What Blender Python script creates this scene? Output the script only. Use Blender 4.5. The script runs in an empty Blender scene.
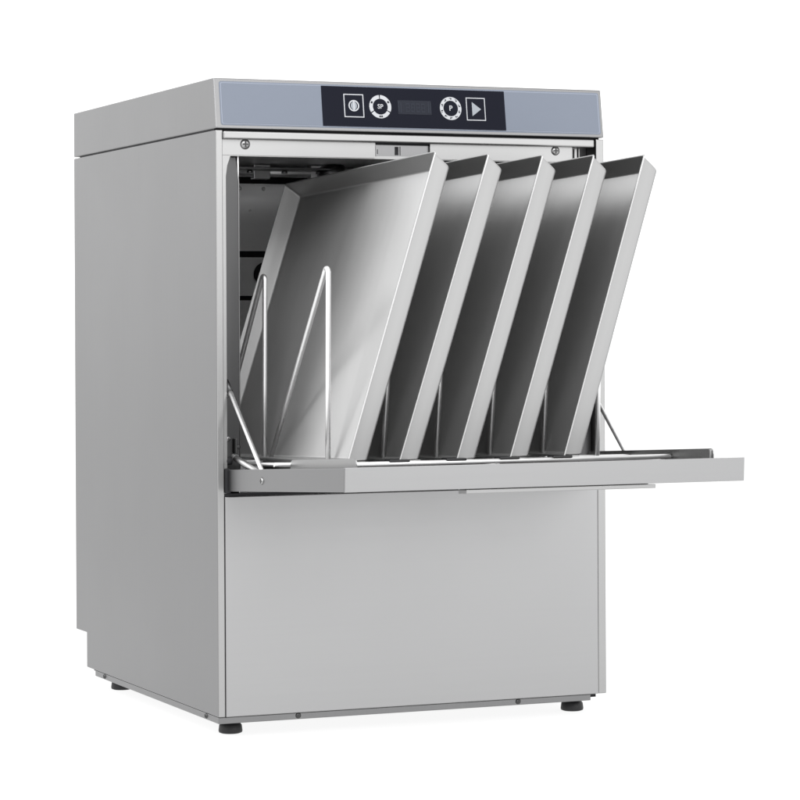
import bpy, bmesh, math, random
from mathutils import Vector, Matrix
random.seed(7)
PI = math.pi
scene = bpy.context.scene
C = scene.collection

# ------------------------------------------------------------------ camera
cam_d = bpy.data.cameras.new("camera")
cam = bpy.data.objects.new("camera", cam_d)
C.objects.link(cam)
YAW, PITCH, ROLL = 0.4033, -0.0008, -0.0050
fw = Vector((math.sin(YAW)*math.cos(PITCH), math.cos(YAW)*math.cos(PITCH), math.sin(PITCH)))
r0 = Vector((math.cos(YAW), -math.sin(YAW), 0))
u0 = r0.cross(fw)
rt = math.cos(ROLL)*r0 + math.sin(ROLL)*u0
up = -math.sin(ROLL)*r0 + math.cos(ROLL)*u0
M = Matrix.Identity(4)
for i in range(3):
    M[i][0], M[i][1], M[i][2] = rt[i], up[i], -fw[i]
M.translation = (-1.2379, -3.5301, 0.5369)
cam.matrix_world = M
cam_d.sensor_width = 36.0
cam_d.lens = 36.0*2760.23/800.0
cam_d.shift_x = 0.0011
cam_d.shift_y = -0.0887
cam_d.clip_start = 0.05
cam_d.clip_end = 500.0
scene.camera = cam

# ------------------------------------------------------------------ studio light
world = bpy.data.worlds.new("World")
scene.world = world
world.use_nodes = True
wn = world.node_tree
bg = wn.nodes["Background"]
bg.inputs["Color"].default_value = (1.0, 1.0, 1.0, 1)
bg.inputs["Strength"].default_value = 1.38          # bright white studio cove all round


def softbox(name, loc, target, sx, sy, power):
    d = bpy.data.lights.new(name, 'AREA')
    d.shape = 'RECTANGLE'
    d.size, d.size_y, d.energy = sx, sy, power
    o = bpy.data.objects.new(name, d)
    C.objects.link(o)
    o.location = loc
    o.rotation_euler = (Vector(target)-Vector(loc)).to_track_quat('-Z', 'Y').to_euler()
    return o


softbox("key_softbox", (2.1, -4.2, 1.3), (0.3, -0.1, 0.45), 2.6, 2.6, 30.0)
softbox("front_softbox", (-0.6, -3.4, 3.3), (0.2, -0.5, 0.0), 4.0, 3.0, 140.0)
softbox("left_softbox", (-2.3, 0.55, 2.3), (0.15, -0.15, 1.0), 2.6, 2.2, 62.0)

scene.view_settings.view_transform = 'Standard'
scene.view_settings.look = 'None'
scene.view_settings.exposure = 0.0
scene.view_settings.gamma = 1.0
scene.view_settings.use_curve_mapping = False
scene.cycles.max_bounces = 16
scene.cycles.glossy_bounces = 12
scene.cycles.diffuse_bounces = 4


# ------------------------------------------------------------------ materials
def new_mat(name):
    m = bpy.data.materials.new(name)
    m.use_nodes = True
    return m, m.node_tree, m.node_tree.nodes["Principled BSDF"]


def steel(name, col, rough, brush=(1, 1, 1), var=0.05, bump=0.02, smudge=0.03, wave=0.0):
    """Brushed stainless steel: streaks run along the axis with the small number in brush."""
    m, nt, p = new_mat(name)
    N, L = nt.nodes, nt.links
    p.inputs["Metallic"].default_value = 1.0
    tc = N.new("ShaderNodeTexCoord")
    mp = N.new("ShaderNodeMapping")
    mp.inputs["Scale"].default_value = brush
    L.new(tc.outputs["Object"], mp.inputs["Vector"])
    nz = N.new("ShaderNodeTexNoise")
    nz.inputs["Scale"].default_value = 1.0
    nz.inputs["Detail"].default_value = 4.0
    L.new(mp.outputs["Vector"], nz.inputs["Vector"])
    sm = N.new("ShaderNodeTexNoise")
    sm.inputs["Scale"].default_value = 7.0
    sm.inputs["Detail"].default_value = 5.0
    L.new(tc.outputs["Object"], sm.inputs["Vector"])
    a = N.new("ShaderNodeMath"); a.operation = 'MULTIPLY_ADD'
    a.inputs[1].default_value = var*2
    a.inputs[2].default_value = rough-var
    L.new(nz.outputs["Fac"], a.inputs[0])
    b = N.new("ShaderNodeMath"); b.operation = 'MULTIPLY_ADD'
    b.inputs[1].default_value = smudge*2
    L.new(sm.outputs["Fac"], b.inputs[0])
    L.new(a.outputs[0], b.inputs[2])
    L.new(b.outputs[0], p.inputs["Roughness"])
    cr = N.new("ShaderNodeMapRange")
    cr.inputs["To Min"].default_value = 0.98
    cr.inputs["To Max"].default_value = 1.02
    L.new(nz.outputs["Fac"], cr.inputs["Value"])
    mx = N.new("ShaderNodeVectorMath"); mx.operation = 'SCALE'
    mx.inputs[0].default_value = col
    L.new(cr.outputs[0], mx.inputs["Scale"])
    L.new(mx.outputs[0], p.inputs["Base Color"])
    if wave:                                  # slight buckling of thin sheet
        wz = N.new("ShaderNodeTexNoise")
        wz.inputs["Scale"].default_value = 9.0
        wz.inputs["Detail"].default_value = 2.0
        L.new(tc.outputs["Object"], wz.inputs["Vector"])
        bp = N.new("ShaderNodeBump")
        bp.inputs["Strength"].default_value = 1.0
        bp.inputs["Distance"].default_value = wave*0.02
        L.new(wz.outputs["Fac"], bp.inputs["Height"])
        L.new(bp.outputs[0], p.inputs["Normal"])
    elif bump:
        bp = N.new("ShaderNodeBump")
        bp.inputs["Strength"].default_value = bump
        bp.inputs["Distance"].default_value = 0.0005
        L.new(nz.outputs["Fac"], bp.inputs["Height"])
        L.new(bp.outputs[0], p.inputs["Normal"])
    return m


def plain(name, col, rough=0.5, spec=0.5, metal=0.0, grain=0.04):
    m, nt, p = new_mat(name)
    N, L = nt.nodes, nt.links
    tc = N.new("ShaderNodeTexCoord")
    nz = N.new("ShaderNodeTexNoise")
    nz.inputs["Scale"].default_value = 60.0
    L.new(tc.outputs["Object"], nz.inputs["Vector"])
    cr = N.new("ShaderNodeMapRange")
    cr.inputs["To Min"].default_value = 1-grain
    cr.inputs["To Max"].default_value = 1+grain
    L.new(nz.outputs["Fac"], cr.inputs["Value"])
    mx = N.new("ShaderNodeVectorMath"); mx.operation = 'SCALE'
    mx.inputs[0].default_value = col
    L.new(cr.outputs[0], mx.inputs["Scale"])
    L.new(mx.outputs[0], p.inputs["Base Color"])
    p.inputs["Roughness"].default_value = rough
    p.inputs["Specular IOR Level"].default_value = spec
    p.inputs["Metallic"].default_value = metal
    return m


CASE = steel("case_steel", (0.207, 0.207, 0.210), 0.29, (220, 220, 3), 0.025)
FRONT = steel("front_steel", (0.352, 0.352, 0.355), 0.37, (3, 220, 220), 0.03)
TRAY = steel("tray_steel", (0.38, 0.38, 0.38), 0.47, (80, 80, 2.5), 0.022, 0.0, 0.04, 0.06)
TRAYWALL = steel("tray_wall_steel", (0.415, 0.415, 0.415), 0.49, (160, 160, 5), 0.02, 0.0, 0.02)



def brushed(m, amount, tangent):
    """stretch the reflections across the grinding marks"""
    N, L = m.node_tree.nodes, m.node_tree.links
    p = N["Principled BSDF"]
    p.inputs["Anisotropic"].default_value = amount
    cx = N.new("ShaderNodeCombineXYZ")
    for k in range(3): cx.inputs[k].default_value = tangent[k]
    vt = N.new("ShaderNodeVectorTransform")
    vt.vector_type = 'VECTOR'; vt.convert_from = 'OBJECT'; vt.convert_to = 'WORLD'
    L.new(cx.outputs[0], vt.inputs[0])
    L.new(vt.outputs[0], p.inputs["Tangent"])


brushed(TRAY, 0.75, (0, 1, 0))
WIRE = steel("wire_steel", (0.82, 0.82, 0.82), 0.40, (90, 90, 90), 0.03, 0.0)
TUB = steel("tub_steel", (0.68, 0.68, 0.685), 0.30, (4, 90, 90))
DOOR = steel("door_steel", (0.335, 0.335, 0.338), 0.36, (3, 220, 220))
FRAME = steel("frame_steel", (0.355, 0.355, 0.355), 0.36, (3, 160, 160), 0.04, 0.0)
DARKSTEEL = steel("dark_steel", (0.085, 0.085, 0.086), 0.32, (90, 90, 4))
BLACK = plain("black_rubber", (0.012, 0.012, 0.013), 0.5, 0.4)
SEAL = plain("dark_seal", (0.02, 0.02, 0.022), 0.7, 0.2)
DARKSLOT = plain("screw_slot", (0.05, 0.05, 0.05), 0.6, 0.3)  # dark tone for screw slots and the ring around the head
BLUE = plain("blue_grey_film", (0.162, 0.182, 0.222), 0.45, 0.15, 0.0, 0.01)
EDGE = plain("pale_film_edge", (0.235, 0.258, 0.312), 0.45, 0.15, 0.0, 0.01)
INK = plain("ink_black_film", (0.0080, 0.0088, 0.0150), 0.35, 0.05, 0.0, 0.01)
INK2 = plain("display_glass", (0.0135, 0.0155, 0.0235), 0.3, 0.12, 0.0, 0.01)
SEGM = plain("display_segment", (0.0195, 0.0225, 0.0325), 0.4, 0.12, 0.0, 0.01)
WHITE = plain("white_print", (0.42, 0.43, 0.45), 0.5, 0.2, 0.0, 0.01)
PALE = plain("pale_print", (0.27, 0.29, 0.315), 0.5, 0.2, 0.0, 0.01)
# white floor with an added glow that washes out the shadows on it
FLOOR = plain("glowing_white_floor", (0.16, 0.16, 0.16), 0.9, 0.0, 0.0, 0.005)
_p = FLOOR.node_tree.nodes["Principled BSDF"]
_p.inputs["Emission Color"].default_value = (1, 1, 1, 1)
_p.inputs["Emission Strength"].default_value = 0.90  # added glow, no lamp underneath


# ------------------------------------------------------------------ mesh helpers
def box(bm, x0, x1, y0, y1, z0, z1, bev=0.0, seg=2):
    vs = [bm.verts.new(p) for p in
          ((x0, y0, z0), (x1, y0, z0), (x1, y1, z0), (x0, y1, z0), (x0, y0, z1), (x1, y0, z1), (x1, y1, z1), (x0, y1, z1))]
    fs = [bm.faces.new([vs[i] for i in f]) for f in
          ((0, 3, 2, 1), (4, 5, 6, 7), (0, 1, 5, 4), (1, 2, 6, 5), (2, 3, 7, 6), (3, 0, 4, 7))]
    if bev:
        es = list({e for f in fs for e in f.edges})
        bmesh.ops.bevel(bm, geom=es, offset=bev, segments=seg, affect='EDGES', profile=0.5)


def prism_x(bm, pts, x0, x1, bev=0.0, seg=2):
    """polygon of (y, z) swept along x"""
    a = [bm.verts.new((x0, y, z)) for y, z in pts]
    b = [bm.verts.new((x1, y, z)) for y, z in pts]
    n = len(pts)
    fs = [bm.faces.new(a[::-1]), bm.faces.new(b)]
    for i in range(n):
        fs.append(bm.faces.new((a[i], a[(i+1) % n], b[(i+1) % n], b[i])))
    bmesh.ops.recalc_face_normals(bm, faces=fs)
    if bev:
        es = list({e for f in fs for e in f.edges})
        bmesh.ops.bevel(bm, geom=es, offset=bev, segments=seg, affect='EDGES', profile=0.5)


def tube(bm, pts, r, n=12, caps=True):
    pts = [Vector(p) for p in pts]
    rings = []
    prev = None
    for i, p in enumerate(pts):
        if i == 0: t = pts[1]-p
        elif i == len(pts)-1: t = p-pts[i-1]
        else: t = (pts[i+1]-p).normalized()+(p-pts[i-1]).normalized()
        t.normalize()
        if prev is None:
            a = t.orthogonal().normalized()
        else:
            a = (prev-t*prev.dot(t)).normalized()
        prev = a
        b = t.cross(a)
        rings.append([bm.verts.new(p+(a*math.cos(2*PI*k/n)+b*math.sin(2*PI*k/n))*r) for k in range(n)])
    for i in range(len(rings)-1):
        for k in range(n):
            f = bm.faces.new((rings[i][k], rings[i][(k+1) % n], rings[i+1][(k+1) % n], rings[i+1][k]))
            f.smooth = True
    if caps:
        bm.faces.new(rings[0][::-1]); bm.faces.new(rings[-1])


def lathe(bm, prof, origin, axis='Z', n=28):
    o = Vector(origin)
    def pt(r, h, a):
        c, s = r*math.cos(a), r*math.sin(a)
        if axis == 'Z': return o+Vector((c, s, h))
        if axis == 'Y': return o+Vector((c, -h, s))
        return o+Vector((-h, c, s))
    rings = [[bm.verts.new(pt(r, h, 2*PI*k/n)) for k in range(n)] for r, h in prof]
    fs = []
    for i in range(len(rings)-1):
        for k in range(n):
            f = bm.faces.new((rings[i][k], rings[i][(k+1) % n], rings[i+1][(k+1) % n], rings[i+1][k]))
            f.smooth = True; fs.append(f)
    fs.append(bm.faces.new(rings[0][::-1])); fs.append(bm.faces.new(rings[-1]))
    bmesh.ops.recalc_face_normals(bm, faces=fs)


def obj(name, bm, mat, parent=None):
    me = bpy.data.meshes.new(name)
    bm.normal_update()
    bm.to_mesh(me); bm.free()
    mats = mat if isinstance(mat, (list, tuple)) else [mat]
    for m in mats: me.materials.append(m)
    o = bpy.data.objects.new(name, me)
    C.objects.link(o)
    if parent is not None: attach(o, parent)
    return o


def root_loc(o):
    v = Vector((0, 0, 0))
    while o is not None:
        v += o.location; o = o.parent
    return v


def attach(o, parent):
    """parent while keeping the vertices where they were modelled"""
    o.parent = parent
    o.location = Vector(o.location)-root_loc(parent)


def thing(name, label, cat, loc, group=None):
    o = bpy.data.objects.new(name, None)
    o.empty_display_size = 0.05
    C.objects.link(o)
    o.location = loc
    tag(o, label, cat, group)
    return o


def tag(o, label, cat, group=None):
    o["label"] = label; o["category"] = cat
    if group: o["group"] = group


def part_label(o, label):
    o["label"] = label
    return o


# ------------------------------------------------------------------ floor
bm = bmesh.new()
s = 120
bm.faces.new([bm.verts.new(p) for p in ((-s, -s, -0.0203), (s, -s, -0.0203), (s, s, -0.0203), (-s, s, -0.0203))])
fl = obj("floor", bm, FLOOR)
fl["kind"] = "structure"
fl["label"] = "plain white floor with an added glow"

# ------------------------------------------------------------------ dishwasher
W, D = 0.5893, 0.6744
ZS, ZT, YT = 0.8068, 0.8759, 0.0098        # hood bottom, hood top, lean of its face
ZP, ZN = 0.0094, 0.0633                     # bottom of side sheets, rear notch
DN = D-0.057
XL, XR = 0.0101, 0.5801                     # inner edges of the two stiles
dw = thing("dishwasher", "stainless steel undercounter dishwasher with its door folded down and a blue grey control strip",
           "dishwasher", (W/2, D/2, -0.0203))

# side panels with the stile as their front edge
def stile(bm):
    """front edge of the same sheet in brighter steel, its light put into the colour"""
    bm.normal_update()
    for f in bm.faces:
        if f.normal.y < -0.8: f.material_index = 1  # front-facing faces get a lighter steel to hold the light falling there


prof = [(0, ZP), (DN, ZP), (DN, ZN), (D, ZN), (D, ZS-0.0024), (0, ZS-0.0024)]
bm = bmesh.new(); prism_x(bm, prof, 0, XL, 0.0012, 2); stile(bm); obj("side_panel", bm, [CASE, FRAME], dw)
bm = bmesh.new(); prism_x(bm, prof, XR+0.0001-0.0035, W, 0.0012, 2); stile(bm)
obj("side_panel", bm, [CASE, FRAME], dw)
bm = bmesh.new(); box(bm, XL, XR-0.004, D-0.004, D-0.001, ZN+0.002, ZS-0.004); obj("back_panel", bm, CASE, dw)
# dark insulated body and the seam under the hood
bm = bmesh.new()
box(bm, XL+0.0005, XR-0.004, 0.008, DN-0.004, 0.004, 0.300)
obj("inner_chassis", bm, SEAL, dw)
bm = bmesh.new()
box(bm, 0.002, W-0.002, 0.012, 0.648, ZS-0.0046, ZS+0.0015)
obj("hood_seal", bm, SEAL, dw)
# hood
bm = bmesh.new()
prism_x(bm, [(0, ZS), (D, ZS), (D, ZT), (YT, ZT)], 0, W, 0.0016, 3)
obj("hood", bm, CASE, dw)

# control panel on the leaning face
P0 = Vector((0, 0, ZS))
EZ = Vector((0, YT, ZT-ZS)); LS = EZ.length; EZ = EZ/LS
EN = Vector((0, -(ZT-ZS), YT)).normalized()


def PP(x, v, off):
    return P0+Vector((x, 0, 0))+EZ*(v*LS)+EN*off


def sheet(bm, pts, off, th=0.0004, mi=0):
    """flat outline (x, v) laid on the panel, th thick"""
    a = [bm.verts.new(PP(x, v, off-th)) for x, v in pts]
    b = [bm.verts.new(PP(x, v, off)) for x, v in pts]
    n = len(pts)
    fs = [bm.faces.new(b), bm.faces.new(a[::-1])]
    for i in range(n):
        fs.append(bm.faces.new((a[i], a[(i+1) % n], b[(i+1) % n], b[i])))
    bmesh.ops.recalc_face_normals(bm, faces=fs)
    for f in fs: f.material_index = mi


def rrect(x0, x1, v0, v1, r):
    out = []
    for cx, cv, a0 in ((x1-r, v1-r/LS, 0), (x0+r, v1-r/LS, 90), (x0+r, v0+r/LS, 180), (x1-r, v0+r/LS, 270)):
        for k in range(5):
            a = math.radians(a0+k*22.5)
            out.append((cx+r*math.cos(a), cv+r*math.sin(a)/LS))
    return out


def ring_sector(bm, cx, cv, r0, r1, a0, a1, off, th=0.0003, mi=0, n=None):
    n = n or max(3, int(abs(a1-a0)/6))
    for i in range(n):
        p = [math.radians(a0+(a1-a0)*(i+k)/n) for k in (0, 1)]
        sheet(bm, [(cx+r0*math.cos(p[0]), cv+r0*math.sin(p[0])/LS), (cx+r1*math.cos(p[0]), cv+r1*math.sin(p[0])/LS),
                   (cx+r1*math.cos(p[1]), cv+r1*math.sin(p[1])/LS), (cx+r0*math.cos(p[1]), cv+r0*math.sin(p[1])/LS)], off, th, mi)


def disc(bm, cx, cv, rx, ry, off, th=0.0003, mi=0, n=24):
    sheet(bm, [(cx+rx*math.cos(2*PI*k/n), cv+ry*math.sin(2*PI*k/n)/LS) for k in range(n)], off, th, mi)


def frame(bm, x0, x1, v0, v1, t, off, mi=0):
    tv = t/LS
    sheet(bm, [(x0, v0), (x1, v0), (x1, v0+tv), (x0, v0+tv)], off, 0.0003, mi)
    sheet(bm, [(x0, v1-tv), (x1, v1-tv), (x1, v1), (x0, v1)], off, 0.0003, mi)
    sheet(bm, [(x0, v0+tv), (x0+t, v0+tv), (x0+t, v1-tv), (x0, v1-tv)], off, 0.0003, mi)
    sheet(bm, [(x1-t, v0+tv), (x1, v0+tv), (x1, v1-tv), (x1-t, v1-tv)], off, 0.0003, mi)


def lettering(text, cx, cv, size, off, mat, parent, name):
    cu = bpy.data.curves.new("lettering", 'FONT')
    cu.body = text; cu.size = size; cu.align_x = 'CENTER'; cu.align_y = 'CENTER'
    cu.extrude = 0.00015; cu.offset = 0.0001
    t = bpy.data.objects.new("lettering_curve", cu)
    C.objects.link(t)
    bpy.context.view_layer.update()
    me = bpy.data.meshes.new_from_object(t.evaluated_get(bpy.context.evaluated_depsgraph_get()))
    bpy.data.objects.remove(t); bpy.data.curves.remove(cu)
    c = PP(cx, cv, off)
    R = Matrix(((1, 0, 0), (0, EZ.y, EN.y), (0, EZ.z, EN.z)))
    for v in me.vertices: v.co = c+R @ v.co
    me.materials.clear(); me.materials.append(mat); me.name = name
    o = bpy.data.objects.new(name, me); C.objects.link(o)
    attach(o, parent)
    return o


bm = bmesh.new()
sheet(bm, rrect(0.0078, 0.5852, 0.065, 0.94, 0.0035), 0.0003, 0.0006, 0)
sheet(bm, rrect(0.0092, 0.5838, 0.088, 0.917, 0.0025), 0.0006, 0.0003, 1)
sheet(bm, rrect(0.0108, 0.5822, 0.106, 0.900, 0.0018), 0.0009, 0.0003, 0)
cp = obj("control_panel", bm, [BLUE, EDGE], dw)
part_label(cp, "blue grey control strip with a pale outline")
bm = bmesh.new()
sheet(bm, rrect(0.1562, 0.4346, 0.098, 0.906, 0.0006), 0.0012)
part_label(obj("black_field", bm, INK, cp), "black field behind the buttons")

# power button
bm = bmesh.new()
frame(bm, 0.1888, 0.2184, 0.285, 0.755, 0.0013, 0.0015)
cx, cv = 0.2036, 0.520
ring_sector(bm, cx, cv, 0.0062, 0.0080, 0, 360, 0.0015, n=32)
disc(bm, cx, cv, 0.0045, 0.0058, 0.0015, mi=1)
sheet(bm, [(cx-0.0010, cv-0.0064/LS), (cx+0.0010, cv-0.0064/LS), (cx+0.0010, cv+0.0064/LS), (cx-0.0010, cv+0.0064/LS)], 0.0018)
obj("power_button", bm, [WHITE, PALE], cp)
# SP dial: ring broken in three with small marks
bm = bmesh.new()
cx, cv = 0.2432, 0.515
for a in (92, 212, 332):
    ring_sector(bm, cx, cv, 0.0112, 0.0165, a+3, a+117, 0.0015)
def mark(cx, cv, r, a, w, h, off):
    ca, sa = math.cos(math.radians(a)), math.sin(math.radians(a))
    pts = []
    for dx, dy in ((-w, -h), (w, -h), (w, h), (-w, h)):
        pts.append((cx+r*ca+dx*sa+dy*ca, cv+(r*sa-dx*ca+dy*sa)/LS))
    sheet(bm, pts, off, 0.0003, 1)
for a in (152, 158, 32, 26, 263, 271, 279):
    mark(cx, cv, 0.0139, a, 0.0007, 0.0012, 0.0018)
dsp = obj("selector_dial", bm, [WHITE, INK], cp)
lettering("SP", cx, cv, 0.0090, 0.0016, WHITE, cp, "dial_letters")
# P dial: full ring with many small marks
bm = bmesh.new()
cx, cv = 0.3503, 0.520
ring_sector(bm, cx, cv, 0.0112, 0.0165, 0, 360, 0.0015, n=48)
for k in range(10):
    a = 90+36*k
    mark(cx, cv, 0.0139, a-4, 0.0007, 0.0012, 0.0018)
    if k % 3: mark(cx, cv, 0.0132, a+4, 0.0006, 0.0006, 0.0018)
    else: mark(cx, cv, 0.0147, a+4, 0.0007, 0.0005, 0.0018)
obj("program_dial", bm, [WHITE, INK], cp)
lettering("P", cx, cv, 0.0105, 0.0016, WHITE, cp, "dial_letters")
# start button
bm = bmesh.new()
frame(bm, 0.3744, 0.4038, 0.285, 0.755, 0.0012, 0.0015)
sheet(bm, [(0.3834, 0.375), (0.3972, 0.520), (0.3834, 0.665)], 0.0015, 0.0003, 1)
obj("start_button", bm, [WHITE, PALE], cp)
# unlit digital display
bm = bmesh.new()
sheet(bm, rrect(0.2695, 0.3205, 0.375, 0.66, 0.0008), 0.0015)
for x0, x1, v0, v1 in ((0.2700, 0.2722, 0.42, 0.64), (0.2732, 0.2752, 0.40, 0.61), (0.3150, 0.3172, 0.41, 0.63), (0.3182, 0.3198, 0.40, 0.62)):
    sheet(bm, [(x0, v0), (x1, v0), (x1, v1), (x0, v1)], 0.0018, 0.0003, 1)
for k in range(4):
    xa = 0.2815+k*0.0078
    for (dx0, dx1, v0, v1) in ((0, 0.0011, 0.42, 0.60), (0.0046, 0.0057, 0.42, 0.60), (0.0011, 0.0046, 0.575, 0.60), (0.0011, 0.0046, 0.50, 0.52), (0.0011, 0.0046, 0.42, 0.445)):
        sheet(bm, [(xa+dx0, v0), (xa+dx1, v0), (xa+dx1, v1), (xa+dx0, v1)], 0.0018, 0.0003, 1)
obj("digital_display", bm, [INK2, SEGM], cp)


def screw(name, loc, r, axis, parent, mat=None):
    bm = bmesh.new()
    lathe(bm, [(r*1.16, -0.002), (r*1.16, 0.00015)], loc, axis, 20)
    for f in bm.faces: f.material_index = 1
    lathe(bm, [(r, -0.002), (r, 0.0006), (r*0.75, 0.0016), (r*0.3, 0.0019)], loc, axis, 20)
    o = obj(name, bm, [mat or FRAME, DARKSLOT], parent)
    bm = bmesh.new()
    l = r*0.66; w = r*0.17; h0, h1 = 0.0012, 0.0022
    x, y, z = loc
    if axis == 'Y':
        box(bm, x-l, x+l, y-h1, y-h0, z-w, z+w); box(bm, x-w, x+w, y-h1-0.0001, y-h0, z-l, z+l)
    else:
        box(bm, x-h1, x-h0, y-l, y+l, z-w, z+w); box(bm, x-h1-0.0001, x-h0, y-w, y+w, z-l, z+l)
    bm2 = bm
    me = bpy.data.meshes.new("slot"); bm2.to_mesh(me); bm2.free()
    # slot joined into the same screw mesh
    b = bmesh.new(); b.from_mesh(o.data); n0 = len(b.faces)
    off = Vector(o.location)+root_loc(parent)
    for v in me.vertices: v.co = v.co-off+Vector(o.location)+root_loc(parent)
    b.from_mesh(me)
    b.faces.ensure_lookup_table()
    for f in b.faces[n0:]: f.material_index = 1
    b.to_mesh(o.data); b.free(); bpy.data.meshes.remove(me)
    return o


# frame above the door opening
bm = bmesh.new()
ZO = 0.7712                                                                  # top edge of the opening
box(bm, XL-0.0002, 0.572, -0.0045, 0.012, 0.7925, 0.8032, 0.0020, 3)         # folded lip under the hood
box(bm, XL-0.0010, 0.2350, 0.0030, 0.0055, ZO, 0.7924)
box(bm, 0.3182, 0.5400, 0.0030, 0.0055, ZO, 0.7924)
box(bm, XL+0.0004, 0.5400, 0.0056, 0.010, ZO-0.0012, ZO+0.003)
ff = obj("front_frame", bm, FRAME, dw)
screw("screw", (0.0422+0.0012, 0.0030, 0.7862), 0.0062, 'Y', ff)
screw("screw", (0.5121+0.0012, 0.0030, 0.7868), 0.0058, 'Y', ff)
# recessed latch between the two plates
bm = bmesh.new()
box(bm, 0.2352, 0.3180, 0.0075, 0.0095, ZO+0.0032, 0.7898)
box(bm, 0.2400, 0.2418, 0.0058, 0.0075, 0.7775, 0.7835)
box(bm, 0.2366, 0.2384, 0.0054, 0.0075, 0.7735, 0.7885)
box(bm, 0.2742, 0.2752, 0.0056, 0.0075, 0.776, 0.788)
lt = obj("door_latch", bm, CASE, dw)
bm = bmesh.new()
box(bm, 0.2665, 0.2715, 0.0066, 0.0076, 0.776, 0.7875)
box(bm, 0.2353, 0.3179, 0.0060, 0.0076, 0.7898, 0.7924)
obj("latch_slot", bm, SEAL, lt)
# corner slot right of the frame
bm = bmesh.new()
box(bm, 0.5402, 0.5762, 0.030, 0.034, 0.765, 0.800)
box(bm, 0.5402, 0.5430, 0.006, 0.030, 0.765, 0.792)
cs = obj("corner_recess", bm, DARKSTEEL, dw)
bm = bmesh.new()
box(bm, 0.5490, 0.5535, 0.014, 0.022, 0.766, 0.7915, 0.0006)
box(bm, 0.5570, 0.5582, 0.016, 0.022, 0.766, 0.7915)
obj("guide_rib", bm, FRAME, cs)

# left jamb of the opening: folded guide rail with its top corner cut back
def xz_prism(bm, pts, y0, y1, bev=0.0):
    a = [bm.verts.new((x, y0, z)) for x, z in pts]; b = [bm.verts.new((x, y1, z)) for x, z in pts]
    n = len(pts)
    fs = [bm.faces.new(a), bm.faces.new(b[::-1])]
    for i in range(n): fs.append(bm.faces.new((a[i], b[i], b[(i+1) % n], a[(i+1) % n])))
    bmesh.ops.recalc_face_normals(bm, faces=fs)
    if bev:
        bmesh.ops.bevel(bm, geom=list({e for f in fs for e in f.edges}), offset=bev, segments=1, affect='EDGES')
bm = bmesh.new()
xz_prism(bm, [(XL-0.0010, 0.312), (0.0155, 0.312), (0.0155, 0.742), (0.0175, 0.757), (0.0225, ZO-0.0005), (XL-0.0010, ZO-0.0005)], 0.0034, 0.0060)
obj("jamb_flange", bm, FRAME, dw)
bm = bmesh.new()
xz_prism(bm, [(0.018, 0.316), (0.0275, 0.316), (0.0275, 0.769), (0.018, 0.769)], 0.016, 0.019)
xz_prism(bm, [(0.0280, 0.316), (0.0398, 0.316), (0.0398, 0.735), (0.0365, 0.769), (0.0280, 0.769)], 0.0205, 0.0235)
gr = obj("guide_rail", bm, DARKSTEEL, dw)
bm = bmesh.new()
tube(bm, [(0.0400, 0.0205, 0.316), (0.0400, 0.0205, 0.7352), (0.0366, 0.0205, 0.7695)], 0.0009, 8)
tube(bm, [(0.0277, 0.0185, 0.316), (0.0277, 0.0185, 0.769)], 0.0005, 8)
obj("guide_edge", bm, FRAME, gr)
screw("screw", (0.0205, 0.016, 0.445), 0.0028, 'Y', gr)
screw("screw", (0.0215, 0.016, 0.3855), 0.0034, 'Y', gr)
# small hinge plate at the foot of the jamb
bm = bmesh.new()
box(bm, 0.0285, 0.0315, 0.006, 0.018, 0.366, 0.386, 0.0008)
lathe(bm, [(0.0028, 0), (0.0028, 0.004), (0.0016, 0.005)], (0.0335, 0.012, 0.3745), 'Y', 14)
obj("hinge_plate", bm, DARKSTEEL, dw)
# right jamb
bm = bmesh.new()
box(bm, 0.5565, 0.5760, 0.018, 0.0215, 0.312, 0.764)
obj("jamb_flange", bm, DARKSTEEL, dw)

# wash chamber
TX0, TX1, TY1, TZ0, TZ1 = 0.0415, 0.556, 0.585, 0.303, 0.7905
bm = bmesh.new(); box(bm, TX0-0.002, TX0, 0.024, TY1, TZ0, TZ1); tubw = obj("wash_chamber", bm, TUB, dw)
bm = bmesh.new(); box(bm, TX1, TX1+0.002, 0.024, TY1, TZ0, TZ1); obj("chamber_wall", bm, TUB, tubw)
bm = bmesh.new()
box(bm, TX0-0.002, TX1+0.002, TY1+0.0003, TY1+0.002, TZ0, 0.5800)
box(bm, TX0-0.002, TX1+0.002, TY1+0.0003, TY1+0.002, 0.5872, 0.6482)
box(bm, TX0-0.002, TX1+0.002, TY1+0.0003, TY1+0.002, 0.6582, 0.7640)
box(bm, TX0-0.002, TX1+0.002, TY1-0.006, TY1-0.003, 0.7625, 0.7645)
obj("chamber_back", bm, TUB, tubw)
bm = bmesh.new()
box(bm, TX0, TX1, TY1+0.010, TY1+0.012, 0.57, 0.795)
obj("chamber_recess", bm, SEAL, tubw)
bm = bmesh.new(); box(bm, TX0-0.002, TX1+0.002, 0.024, TY1, TZ1+0.0003, TZ1+0.002); obj("chamber_ceiling", bm, TUB, tubw)
bm = bmesh.new(); box(bm, TX0-0.002, TX1+0.002, 0.012, TY1, TZ0-0.002, TZ0-0.0003); obj("chamber_floor", bm, TUB, tubw)
bm = bmesh.new()
lathe(bm, [(0.019, 0), (0.019, 0.004), (0.014, 0.006), (0.010, 0.003)], (0.287, TY1, 0.6215), 'Y', 28)
obj("inlet_cap", bm, SEAL, tubw)
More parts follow.
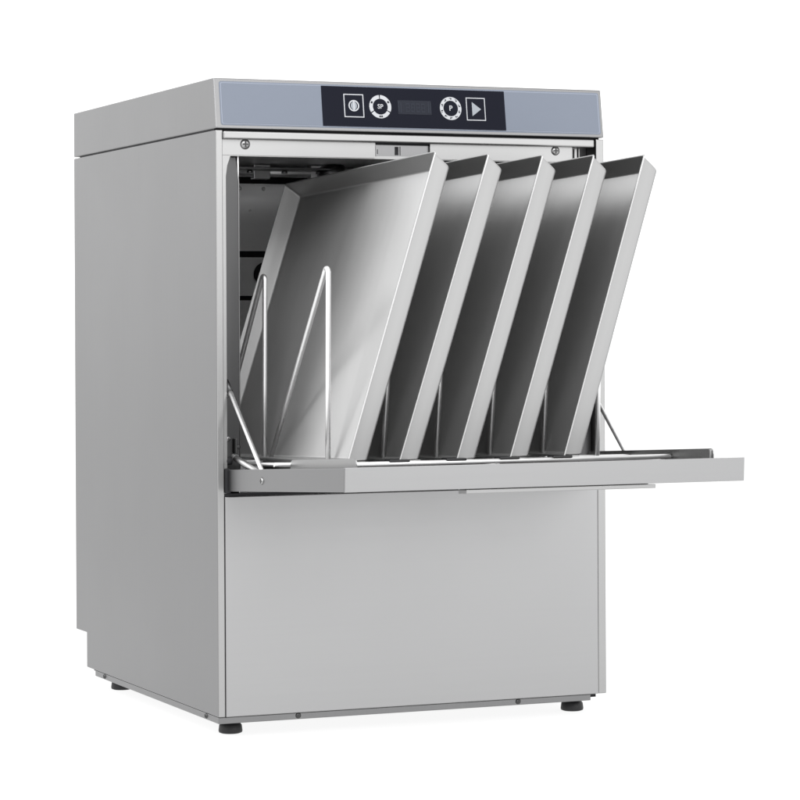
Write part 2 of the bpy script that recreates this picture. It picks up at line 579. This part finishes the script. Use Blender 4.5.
# upper wash arm under the ceiling
bm = bmesh.new()
box(bm, 0.075, 0.515, 0.300, 0.338, 0.7705, 0.7745, 0.0015)
lathe(bm, [(0.018, -0.022), (0.024, -0.016), (0.024, -0.004), (0.016, 0.006)], (0.2975, 0.319, 0.7745), 'Z', 24)
for k in range(7):
    lathe(bm, [(0.005, -0.004), (0.004, 0.0)], (0.11+k*0.055, 0.319, 0.7703), 'Z', 12)
obj("wash_arm", bm, CASE, dw)
# feed pipe and bracket behind the arm, under the ceiling
bm = bmesh.new()
tube(bm, [(0.19, 0.50, 0.778), (0.40, 0.50, 0.778), (0.43, 0.51, 0.776), (0.44, 0.54, 0.76), (0.44, 0.575, 0.70)], 0.007, 14)
box(bm, 0.235, 0.262, 0.492, 0.508, 0.7675, 0.7900, 0.001)
box(bm, 0.330, 0.357, 0.492, 0.508, 0.7675, 0.7900, 0.001)
obj("feed_pipe", bm, TUB, dw)
for x, z, r in ((0.245, 0.757, 0.0030), (0.285, 0.757, 0.0030), (0.262, 0.722, 0.0020)):
    bm = bmesh.new()
    lathe(bm, [(r, -0.001), (r, 0.001), (r*0.5, 0.002)], (x, TY1, z), 'Y', 12)
    obj("rivet", bm, TUB, tubw)

# lower front panel, base frame, feet
bm = bmesh.new()
box(bm, 0.0107, 0.5766-0.0003, -0.0010, 0.006, ZP, 0.3077, 0.0010)
obj("front_panel", bm, FRONT, dw)
bm = bmesh.new()
box(bm, XR+0.0001, XR+0.002, 0.0006, 0.006, ZP+0.0008, ZS-0.004)     # folded edge of the right stile
obj("stile_edge", bm, FRAME, dw)
bm = bmesh.new()
box(bm, 0.0012, 0.5655, 0.003, DN-0.041, 0.0, ZP-0.0006, 0.0008)
bf = obj("base_frame", bm, CASE, dw)
for x in (0.1165, 0.4501): screw("screw", (x, 0.003, 0.0052), 0.0036, 'Y', bf, DARKSTEEL)
for y in (0.0539, 0.5268): screw("screw", (0.0012, y, 0.0052), 0.0036, 'X', bf, DARKSTEEL)
foot0 = None
for x, y in ((0.0355, 0.052), (0.5600, 0.052), (0.0375, 0.556), (0.5600, 0.540)):
    if foot0 is None:
        bm = bmesh.new()
        lathe(bm, [(0.0130, -0.0200), (0.0160, -0.0188), (0.0166, -0.0165), (0.0156, -0.0090), (0.0135, -0.0062), (0.0105, -0.0055), (0.0100, 0.0004)], (0, 0, 0), 'Z', 32)
        foot0 = obj("foot", bm, BLACK)
        o = foot0
    else:
        o = foot0.copy(); C.objects.link(o)
    o.parent = dw
    o.location = Vector((x, y, 0))-root_loc(dw)

# ------------------------------------------------------------------ door, folded down
AL = math.atan2(0.0213, 0.4241)
HZ = 0.3445                                   # height of the door's upper rim at the hinge


def dpt(x, s_, t):
    """door frame: s outwards from the hinge line, t up from the rim"""
    return Vector((x, -s_*math.cos(AL)-t*math.sin(AL), HZ+s_*math.sin(AL)+t*math.cos(AL)))


def dbox(bm, x0, x1, s0, s1, t0, t1, bev=0.0, seg=2):
    b = bmesh.new()
    box(b, x0, x1, s0, s1, t0, t1, bev, seg)
    for v in b.verts: v.co = dpt(*v.co)
    bmesh.ops.reverse_faces(b, faces=b.faces)
    me = bpy.data.meshes.new("tmp"); b.to_mesh(me); b.free(); bm.from_mesh(me); bpy.data.meshes.remove(me)


DX0, DX1, DS1, DT = 0.0150, 0.5717, 0.4245, 0.0298
bm = bmesh.new()
dbox(bm, DX0+0.0024, DX1-0.0024, 0.002, DS1-0.003, -DT, -DT+0.008, 0.0009)                # outer skin
dbox(bm, DX0, DX0+0.0022, 0.0045, DS1-0.0026, -DT+0.0001, 0.0, 0.0008)       # side walls
dbox(bm, DX1-0.0022, DX1, 0.0045, DS1-0.0026, -DT+0.0001, 0.0, 0.0008)
dbox(bm, DX0, DX1, DS1-0.0024, DS1+0.0004, -DT-0.0002, 0.0003, 0.0005)        # front edge
bm.normal_update()
for f in bm.faces:
    if abs(f.normal.x) > 0.8: f.material_index = 1  # side faces in darker steel: their shade is put into the colour
door = obj("door", bm, [DOOR, CASE], dw)
bm = bmesh.new()
dbox(bm, DX0+0.0025, DX1-0.0025, 0.03, DS1-0.003, -0.0100, -0.0075)
obj("inner_sheet", bm, CASE, door)
# raised ridges of the pressed liner, left and right
def ridge(name, x0, x1, s0, s1, h, mat):
    bm = bmesh.new()
    r = 0.007
    pts = [(s0, -0.0075), (s1, -0.0075)]
    for k in range(6):
        a = math.radians(k*18); pts.append((s1-r+r*math.cos(a), h-r+r*math.sin(a)))
    for k in range(6):
        a = math.radians(90+k*18); pts.append((s0+r+r*math.cos(a), h-r+r*math.sin(a)))
    a = [bm.verts.new(dpt(x0, *p)) for p in pts]; b = [bm.verts.new(dpt(x1, *p)) for p in pts]
    n = len(pts)
    fs = [bm.faces.new(a), bm.faces.new(b[::-1])]
    for i in range(n): fs.append(bm.faces.new((a[i], b[i], b[(i+1) % n], a[(i+1) % n])))
    bmesh.ops.recalc_face_normals(bm, faces=fs)
    return obj(name, bm, mat, door)
ridge("door_liner", 0.0430, 0.0446, 0.165, 0.3915, 0.0112, FRAME)
ridge("door_liner", 0.0560, 0.0576, 0.02, 0.215, 0.0112, DARKSTEEL)
ridge("door_liner", 0.5440, 0.5456, 0.03, 0.391, 0.0128, FRAME)
bm = bmesh.new()
dbox(bm, 0.5425, 0.5439, 0.05, 0.36, 0.0030, 0.0042)
dbox(bm, 0.5425, 0.5439, 0.05, 0.36, 0.0075, 0.0085)
dbox(bm, 0.5400, 0.5438, 0.3855, 0.3895, -0.0075, 0.0115, 0.0008)
obj("liner_bead", bm, FRAME, door)
bm = bmesh.new()
dbox(bm, 0.1785, 0.4440, 0.398, 0.4225, -DT-0.0062, -DT-0.0012, 0.0008)
dbox(bm, 0.1785, 0.4440, 0.398, 0.402, -DT-0.0012, -DT+0.0002)
obj("handle", bm, FRAME, door)
screw("screw", (DX0, -0.1336, 0.3358), 0.0045, 'X', door)
# dark hinge joint between door and body
bm = bmesh.new()
box(bm, XL+0.0006, XR-0.005, 0.0015, 0.0065, 0.3082, 0.3120)
box(bm, XL+0.0008, DX0+0.004, -0.0025, 0.008, 0.3125, 0.3460, 0.0015)
lathe(bm, [(0.0055, -0.004), (0.0055, 0.004)], (0.0190, 0.0085, 0.3560), 'X', 18)
box(bm, XR-0.006, XR-0.0042, 0.000, 0.010, ZP+0.001, 0.345)
obj("hinge_joint", bm, SEAL, dw)
# spring sleeve, link rods
bm = bmesh.new()
tube(bm, [(0.030, 0.0167, 0.3605), (0.030, 0.0120, 0.3598), (0.030, -0.0800, 0.3435)], 0.0044, 18)
tube(bm, [(0.030, 0.0167, 0.3605), (0.030, 0.0140, 0.3601)], 0.0052, 18)
tube(bm, [(0.030, 0.0110, 0.3597), (0.030, 0.0090, 0.3593)], 0.0052, 18)
obj("spring_sleeve", bm, FRAME, dw)
for x in (0.0195, 0.5650):
    bm = bmesh.new()
    tube(bm, [(x, 0.0199, 0.4657), (x, -0.1181, 0.3508), (x, -0.126, 0.344)], 0.0029, 14)
    ro = obj("door_stay", bm, WIRE, dw)
    bm = bmesh.new()
    tube(bm, [(x, 0.0235, 0.4687), (x, 0.0010, 0.4500)], 0.0038, 14)
    obj("stay_end", bm, DARKSTEEL, ro)

# ------------------------------------------------------------------ wire rack
RS = 0.0277


def rz(y): return 0.3620-RS*(y+0.278)


rack = thing("wire_rack", "wire rack on the lowered door with upright dividers holding the metal trays", "dish rack", (0.3, -0.1, rz(-0.1)-0.003))
bm = bmesh.new()
tube(bm, [(0.048, -0.262, rz(-0.262)), (0.051, -0.273, rz(-0.272)), (0.060, -0.278, rz(-0.278)), (0.5425, -0.2780, rz(-0.278))], 0.0033, 16)
obj("front_rail", bm, WIRE, rack)
bm = bmesh.new()
for y in (-0.16, 0.07, 0.26): tube(bm, [(0.022, y, rz(y)-0.001), (0.5425, y, rz(y)-0.001)], 0.0027, 12)
obj("cross_rail", bm, WIRE, rack)
bm = bmesh.new()
tube(bm, [(0.049, -0.266, rz(-0.268)), (0.049, 0.25, rz(0.25)-0.006)], 0.0027, 12)
tube(bm, [(0.533, -0.276, rz(-0.276)-0.0045), (0.533, 0.25, rz(0.25)-0.006)], 0.0027, 12)
tube(bm, [(0.29, -0.276, rz(-0.276)-0.0055), (0.29, 0.25, rz(0.25)-0.0062)], 0.0027, 12)
obj("side_rail", bm, WIRE, rack)
FOOT = [0.0975, 0.1758, 0.2527, 0.3318, 0.4115, 0.4937]
APEX = [0.0995, 0.1930, 0.2680, 0.3476, 0.4240, 0.5002]


def divider(xb, xt, y, y2, ztop):
    """upright wire, tight bend, then a slanted leg running back down to the next upright"""
    bm = bmesh.new()
    zb = rz(y); r = 0.0060
    dx = (xt-xb)/(ztop-zb)
    def X(z): return xb+dx*(z-zb)
    phi = math.atan2(y2-y-2*r, ztop-zb)
    pts = [Vector((xb, y, zb)), Vector((X(zb+0.1), y, zb+0.1)), Vector((X(ztop-0.03), y, ztop-0.03))]
    for k in range(11):
        a = PI-(PI-phi)*k/10.0
        p = (y+r+r*math.cos(a), ztop-r+r*math.sin(a)); pts.append(Vector((X(p[1]), p[0], p[1])))
    e = pts[-1]; b2 = Vector((xb, y2, rz(y2)))
    pts += [e+(b2-e)*0.35, e+(b2-e)*0.7, b2]
    tube(bm, pts, 0.0035, 16)
    return obj("divider", bm, WIRE, rack)


for y, y2, zt in ((-0.16, 0.058, 0.6142), (0.08, 0.285, 0.6082)):
    for i in range(6):
        divider(FOOT[i], APEX[i], y, y2, zt)

# ------------------------------------------------------------------ trays
TD, FF, FT, TH, TWD = 0.0275, 0.0052, 0.0090, 0.407, 0.5449


def make_tray():
    """local x: rim -> base, local y: along the tray, local z: up; origin at the foot of the rim"""
    bm = bmesh.new()
    def path(inset_y, inset_t, r, n=6, q=0.3):
        z0, z1, y0, y1 = -FT+inset_t, TH-inset_t, inset_y, TWD-inset_y
        p = []
        for cy, cz, a0 in ((y0+r, z1-r, 180), (y1-r, z1-r, 90), (y1-r*q, z0+r*q, 0), (y0+r*q, z0+r*q, -90)):
            rr = r*q if a0 <= 0 else r
            for k in range(n+1):
                a = math.radians(a0-90*k/n); p.append((cy+rr*math.cos(a), cz+rr*math.sin(a)))
        return p
    rows = []
    for depth, fy, ft, r in ((0.0012, -0.0022, -0.0022, 0.0042), (0.0, -0.0012, -0.0012, 0.0036), (0.0, 0.0, 0.0, 0.0030),
                             (TD*0.5, FF*0.5, FT*0.5, 0.0036),
                             (TD-0.0035, FF*0.88, FT*0.88, 0.0045), (TD-0.0010, FF+0.0002, FT+0.0002, 0.0045), (TD, FF+0.0028, FT+0.0028, 0.0045)):
        rows.append([bm.verts.new((depth, y, z)) for y, z in path(fy, ft, r)])
    for i in range(len(rows)-1):
        m = len(rows[0])
        for k in range(m):
            f = bm.faces.new((rows[i][k], rows[i][(k+1) % m], rows[i+1][(k+1) % m], rows[i+1][k])); f.smooth = True
            f.material_index = 1 if i < 5 else 0
    # base, cut in strips so that it stays planar
    bm.faces.new(rows[-1]).smooth = True
    bmesh.ops.recalc_face_normals(bm, faces=bm.faces)
    bm.normal_update(); bm.faces.ensure_lookup_table()
    if bm.faces[-1].normal.x > 0: bmesh.ops.reverse_faces(bm, faces=bm.faces)
    me = bpy.data.meshes.new("sheet_tray"); bm.to_mesh(me); bm.free()
    me.materials.append(TRAY); me.materials.append(TRAYWALL);
    o = bpy.data.objects.new("sheet_tray", me); C.objects.link(o)
    md = o.modifiers.new("thickness", 'SOLIDIFY'); md.thickness = 0.0010; md.offset = 0
    wnm = o.modifiers.new("normals", 'WEIGHTED_NORMAL'); wnm.weight = 100
    return o


TRAYS = [  # rim top x, z, lean
    (0.2066, 0.7621, 0.3133, "leftmost metal tray in the rack, its whole open inside facing out"),
    (0.2823, 0.7604, 0.3240, "second metal tray from the left, leaning just right of the fully visible tray"),
    (0.3608, 0.7606, 0.3194, "middle one of the five metal trays leaning in the rack"),
    (0.4362, 0.7620, 0.3170, "second metal tray from the right, just left of the one sticking out past the machine"),
    (0.5119, 0.7636, 0.3097, "rightmost metal tray, its top corner sticking out past the machine's right edge")]
src = make_tray()
for i, (x, z, phi, lab) in enumerate(TRAYS):
    o = src if i == 0 else src.copy()
    if i: C.objects.link(o)
    el = Vector((math.sin(phi), 0, math.cos(phi))); ed = Vector((math.cos(phi), 0, -math.sin(phi))); ey = Vector((0, 1, 0))
    Rx = Matrix.Rotation(-0.0272, 3, 'X')
    el, ed, ey = Rx @ el, Rx @ ed, Rx @ ey
    A = Vector((x, -0.265, z))
    B0 = A-el*TH
    m = Matrix.Identity(4)
    for k in range(3): m[k][0], m[k][1], m[k][2], m[k][3] = ed[k], ey[k], el[k], B0[k]
    o.matrix_world = m
    tag(o, lab, "tray", "metal trays leaning in the wire rack")
# dark rounded pads on the rail near the tray feet
for px in (0.148, 0.228, 0.304, 0.381):
    bm = bmesh.new()
    box(bm, px-0.014, px+0.015, -0.2818, -0.262, rz(-0.278)+0.0012, rz(-0.278)+0.0050, 0.0018)
    obj("rail_pad", bm, BLACK, rack)
